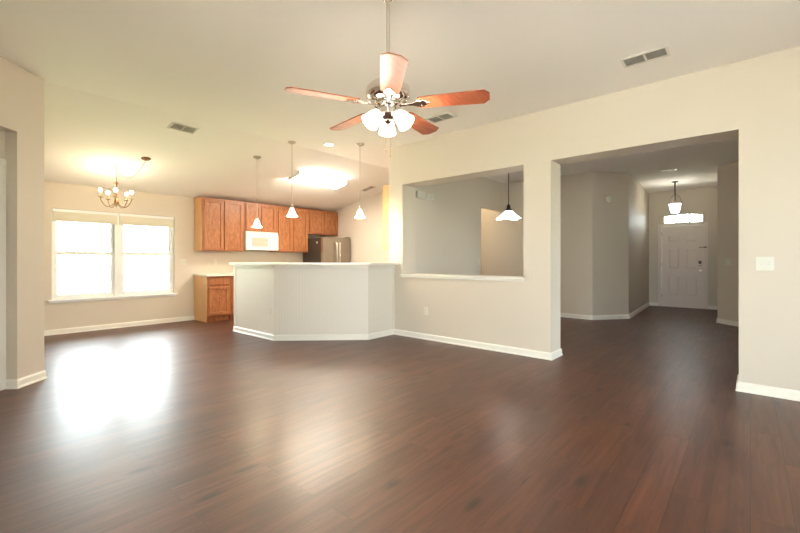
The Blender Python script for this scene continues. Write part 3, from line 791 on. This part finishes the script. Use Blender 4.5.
# ------------------------------------------------------------------ bar pendants
WARM = (1.0, 0.82, 0.54)
BELL = [(0.018, 0.0), (0.026, -0.012), (0.037, -0.035), (0.046, -0.065), (0.055, -0.09), (0.074, -0.118), (0.083, -0.130)]
def pendant(label, x, y, zb, power=16):
    zc = ceil_z(y); drop = zc - zb
    t = thing('pendant_light', label, 'pendant light', (x, y, zc), group='pendants over the breakfast bar')
    MB().lathe([(0.062, 0.004), (0.062, -0.008), (0.05, -0.02), (0.02, -0.032), (0.008, -0.038)], 24).build('canopy', 'nickel', t)
    MB().tube([(0, 0, -0.03), (0, 0, -drop + 0.17)], 0.0045, 8).build('rod', 'nickel_rod', t)
    MB().lathe([(0.010, -drop + 0.175), (0.02, -drop + 0.165), (0.022, -drop + 0.132)], 16).build('socket', 'nickel', t)
    outer = [(r, z) for r, z in BELL]; inner = [(r - 0.004, z) for r, z in BELL[::-1]]
    mb = MB(); mb.lathe(outer + inner, 28, Matrix.Translation((0, 0, -drop + 0.132)), cap=False, close=True)
    mb.build('glass_shade', 'shade_glow', t)
    MB().sphere((0, 0, -drop + 0.06), 0.024).build('bulb', 'bulb', t)
    lamp('pendant_lamp', (0, 0, -drop - 0.02), power, WARM, 0.05, t)
pendant('leftmost bar pendant with a small bell glass shade', 3.338, 5.997, 1.705)
pendant('middle bar pendant with a bell glass shade, beside the fluorescent box', 3.488, 5.237, 1.84)
pendant('bar pendant with a bell glass shade nearest the wall corner', 4.24, 4.537, 1.83)

# ------------------------------------------------------------------ dining pendant
t = thing('pendant_light', 'dark-stemmed pendant with a wide ruffled glass shade seen through the pass-through', 'pendant light', (6.14, 3.0, FH))
MB().lathe([(0.065, 0), (0.065, -0.012), (0.03, -0.03), (0.01, -0.035)], 24).build('canopy', 'bronze', t)
MB().tube([(0, 0, -0.03), (0, 0, -0.86)], 0.007).build('rod', 'bronze', t)
MB().lathe([(0.012, -0.83), (0.03, -0.86), (0.032, -0.90), (0.062, -0.925), (0.066, -0.94)], 20).build('socket_cap', 'bronze', t)
mb = MB(); N_ = 48; rings = []
for j in range(9):
    u = j / 8; r = 0.05 + 0.15 * (u ** 1.15); z = -0.935 - 0.135 * u
    ring = []
    for k in range(N_):
        a = 2 * PI * k / N_; wv = (0.012 * math.cos(4 * a + 0.4)) * u ** 2
        ring.append(mb.bm.verts.new(((r + wv * 1.5) * math.cos(a), (r + wv * 1.5) * math.sin(a), z - wv)))
    rings.append(ring)
for a, b in zip(rings, rings[1:]):
    for k in range(N_): mb.bm.faces.new((a[k], a[(k + 1) % N_], b[(k + 1) % N_], b[k]))
o = mb.build('glass_shade', 'cool_glow', t)
s = o.modifiers.new('thickness', 'SOLIDIFY'); s.thickness = 0.005
MB().sphere((0, 0, -1.02), 0.03).build('bulb', 'bulb', t)
lamp('dining_lamp', (0, 0, -1.14), 5, (1, 0.92, 0.82), 0.06, t)

# ------------------------------------------------------------------ foyer lantern
t = thing('foyer_lantern', 'dark-rod hanging light with a glowing bowl in front of the transom', 'pendant light', (10.75, 1.266, FH))
MB().lathe([(0.065, 0), (0.065, -0.012), (0.03, -0.025), (0.01, -0.03)], 24).build('canopy', 'bronze', t)
MB().tube([(0, 0, -0.02), (0, 0, -0.45)], 0.012).build('rod', 'bronze', t)
mb = MB()
for k in range(3):
    a = 2 * PI * k / 3 + 0.3; pts = []
    for j in range(9):
        u = j / 8; r = 0.012 + 0.115 * math.sin(u * PI / 2) ; z = -0.30 - 0.22 * (1 - math.cos(u * PI / 2))
        pts.append((r * math.cos(a), r * math.sin(a), z))
    mb.tube(pts, 0.004, 6)
mb.build('arms', 'bronze', t)
prof = [(0.122, -0.50), (0.113, -0.53), (0.100, -0.60), (0.085, -0.67), (0.07, -0.70), (0.03, -0.715)]
mb = MB(); mb.lathe(prof + [(r - 0.004, z + 0.003) for r, z in prof[::-1]], 28, cap=False, close=True)
mb.build('glass_bowl', 'cool_glow', t)
MB().lathe([(0.03, -0.712), (0.03, -0.722), (0.01, -0.74)], 16).build('finial', 'bronze', t)
lamp('lantern_lamp', (0, 0, -0.45), 4, (1, 0.88, 0.72), 0.08, t)

# ------------------------------------------------------------------ chandelier
cy = 7.199; cxh = 1.722; zk = ceil_z(cy)
t = thing('chandelier', 'five-candle chandelier with curved arms hanging by the twin window', 'chandelier', (cxh, cy, zk))
zt = 2.33 - zk; zb_ = 1.99 - zk
mb = MB(); mb.tube([(0, 0, 0), (0, 0, -0.05)], 0.004); mb.lathe([(0.012, 0), (0.01, -0.01), (0.003, -0.015)], 12)
mb.build('ceiling_hook', 'antique', t)
# chain links
mb = MB(); z = -0.045; k = 0
while z > zt + 0.03:
    mxl = Matrix.Translation((0, 0, z)) @ Matrix.Rotation(PI / 2 * (k % 2), 4, 'Z')
    pts = [mxl @ Vector((0.007 * math.cos(a), 0, 0.014 * math.sin(a))) for a in [2 * PI * j / 10 for j in range(11)]]
    mb.tube(pts, 0.0022, 5); z -= 0.022; k += 1
mb.build('chain', 'antique', t)
MB().lathe([(0.004, zt + 0.05), (0.010, zt + 0.03), (0.03, zt + 0.01), (0.035, zt - 0.0), (0.010, zt - 0.012), (0.008, zt - 0.06), (0.015, zt - 0.09),
            (0.008, zt - 0.13), (0.010, zt - 0.20), (0.028, zt - 0.25), (0.032, zt - 0.28), (0.014, zt - 0.31), (0.008, zb_ + 0.005), (0.003, zb_ - 0.01)], 18).build('center_column', 'antique', t)
for k in range(5):
    a = 2 * PI * k / 5 + 1.90; ca, sa = math.cos(a), math.sin(a)
    pts = []
    for j in range(13):
        u = j / 12; r = 0.02 + 0.178 * u; z = zb_ + 0.05 - 0.075 * math.sin(u * PI * 0.82) + 0.075 * u ** 3
        pts.append((r * ca, r * sa, z))
    pts.append((0.200 * ca, 0.200 * sa, pts[-1][2] + 0.03))
    arm = MB().tube(pts, 0.0055, 8).build('arm', 'antique', t)
    ex, ey, ez = pts[-1]
    T = Matrix.Translation((ex, ey, ez))
    MB().lathe([(0.008, -0.008), (0.032, 0.0), (0.034, 0.006), (0.012, 0.008)], 16, T).build('drip_pan', 'antique', arm)
    MB().lathe([(0.0105, 0.006), (0.0105, 0.075)], 12, T).build('candle_sleeve', 'candle', arm)
    MB().sphere((ex, ey, ez + 0.103), 0.025, 14, 10, 1.15).build('bulb', 'bulb', arm)
    lamp('candle_lamp', (ex, ey, ez + 0.11), 4, WARM, 0.035, t)
# swag cord and canopy
zcn = ceil_z(6.782)
c0 = Vector((1.991 - cxh, 6.782 - cy, zcn - zk))
MB().lathe([(0.065, 0.004), (0.065, -0.006), (0.05, -0.018), (0.012, -0.03)], 24, Matrix.Translation(c0) @ Matrix.Rotation(-math.atan(SL), 4, 'X')).build('canopy', 'antique', t)
pts = []
for j in range(25):
    u = j / 24; p = c0.lerp(Vector((0, 0, -0.05)), u); p.z = (c0.z - 0.025) * (1 - u) + (-0.09) * u - 0.18 * math.sin(PI * u)
    pts.append(p)
MB().tube(pts, 0.005, 7).build('swag_cord', 'nickel', t)

# ------------------------------------------------------------------ ceiling fan
FX, FY = 1.933, 1.800
t = thing('ceiling_fan', 'five-blade ceiling fan with cherry blades and three lit glass shades', 'ceiling fan', (FX, FY, CH))
ZB = 2.195 - CH
MB().lathe([(0.068, 0), (0.068, -0.012), (0.06, -0.05), (0.03, -0.075), (0.018, -0.08)], 28).build('canopy', 'chrome', t)
MB().tube([(0, 0, -0.07), (0, 0, ZB + 0.20)], 0.0125, 14).build('downrod', 'nickel_rod', t)
MB().lathe([(0.016, ZB + 0.215), (0.024, ZB + 0.205), (0.028, ZB + 0.17), (0.06, ZB + 0.155), (0.115, ZB + 0.14), (0.140, ZB + 0.115), (0.146, ZB + 0.085),
            (0.142, ZB + 0.055), (0.120, ZB + 0.03), (0.085, ZB + 0.018)], 36).build('motor_housing', 'chrome', t)
MB().lathe([(0.086, ZB + 0.0185), (0.088, ZB + 0.0), (0.06, ZB - 0.012)], 32).build('flywheel', 'chrome', t)
MB().lathe([(0.060, ZB - 0.0125), (0.064, ZB - 0.03), (0.062, ZB - 0.06), (0.045, ZB - 0.075), (0.03, ZB - 0.085), (0.024, ZB - 0.09), (0.026, ZB - 0.10), (0.018, ZB - 0.112), (0.006, ZB - 0.12)], 28).build('light_kit_hub', 'chrome', t)
ang_cam = math.atan2(-FY, -FX) + math.radians(3.0)         # the near blade
for k in range(5):
    a = ang_cam + 2 * PI * k / 5
    R = Matrix.Rotation(a, 4, 'Z')
    T = R @ Matrix.Translation((0, 0, ZB + 0.006)) @ Matrix.Rotation(math.radians(-11), 4, 'X')
    mb = MB()
    pts = [(0.205, -0.052), (0.235, -0.060), (0.622, -0.072), (0.656, -0.034), (0.656, 0.034), (0.622, 0.072), (0.235, 0.060), (0.205, 0.052)]
    mb.prism(pts, -0.0035, 0.0035, T)
    bl = mb.build('blade', 'blade', t, smooth=False)
    mb = MB()
    arm = [(0.075, -0.016), (0.13, -0.012), (0.17, -0.018), (0.20, -0.034), (0.235, -0.036), (0.262, -0.018), (0.285, 0), (0.262, 0.018), (0.235, 0.036), (0.20, 0.034), (0.17, 0.018), (0.13, 0.012), (0.075, 0.016)]
    mb.prism(arm, -0.0105, -0.0040, T)
    br_ = mb.build('blade_bracket', 'chrome', t, smooth=False, bevel=0.002)
    for sx, sy in ((0.225, -0.022), (0.225, 0.022), (0.262, 0)):
        MB().lathe([(0.006, -0.0145), (0.007, -0.0106)], 10, T @ Matrix.Translation((sx, sy, 0))).build('screw', 'chrome', br_)
for k in range(3):
    a = math.atan2(FY, FX) + 2 * PI * k / 3 + 0.03
    tilt = math.radians(42)
    T = Matrix.Translation((0, 0, ZB - 0.046)) @ Matrix.Rotation(a, 4, 'Z') @ Matrix.Translation((0.058, 0, 0)) @ Matrix.Rotation(PI - tilt, 4, 'Y')
    hd = MB().lathe([(0.012, -0.03), (0.014, 0.0), (0.024, 0.008), (0.026, 0.03)], 18, T).build('lamp_holder', 'chrome', t)
    prof = [(0.025, 0.018), (0.034, 0.026), (0.044, 0.05), (0.050, 0.075), (0.054, 0.10), (0.061, 0.118)]
    mb = MB(); mb.lathe(prof + [(r - 0.004, z) for r, z in prof[::-1]], 26, T, cap=False, close=True)
    mb.build('glass_shade', 'fan_glow', t)
    bp_ = T @ Vector((0, 0, 0.085))
    MB().sphere(bp_, 0.026).build('bulb', 'bulb', t)
    lamp('fan_lamp', T @ Vector((0, 0, 0.13)), 11, (1, 0.88, 0.68), 0.05, t)
for dx, ln in ((-0.02, 0.16), (0.025, 0.19)):
    mb = MB(); mb.tube([(dx, 0.0, ZB - 0.08), (dx, 0.0, ZB - 0.13 - ln)], 0.0008, 6); mb.sphere((dx, 0, ZB - 0.135 - ln), 0.004, 8, 6)
    mb.build('pull_chain', 'antique', t)

# hallway ceiling lamp behind the dining doorway
t = thing('hall_ceiling_light', 'round hallway ceiling light beyond the dining doorway', 'ceiling light', (7.6, 5.6, FH))
MB().lathe([(0.16, 0), (0.16, -0.02), (0.15, -0.025)], 28).build('base_pan', 'nickel', t)
MB().lathe([(0.15, -0.0255), (0.14, -0.06), (0.09, -0.09), (0.02, -0.10)], 28).build('glass_bowl', 'shade_glow', t)
lamp('hall_lamp', (0, 0, -0.16), 25, WARM, 0.08, t)
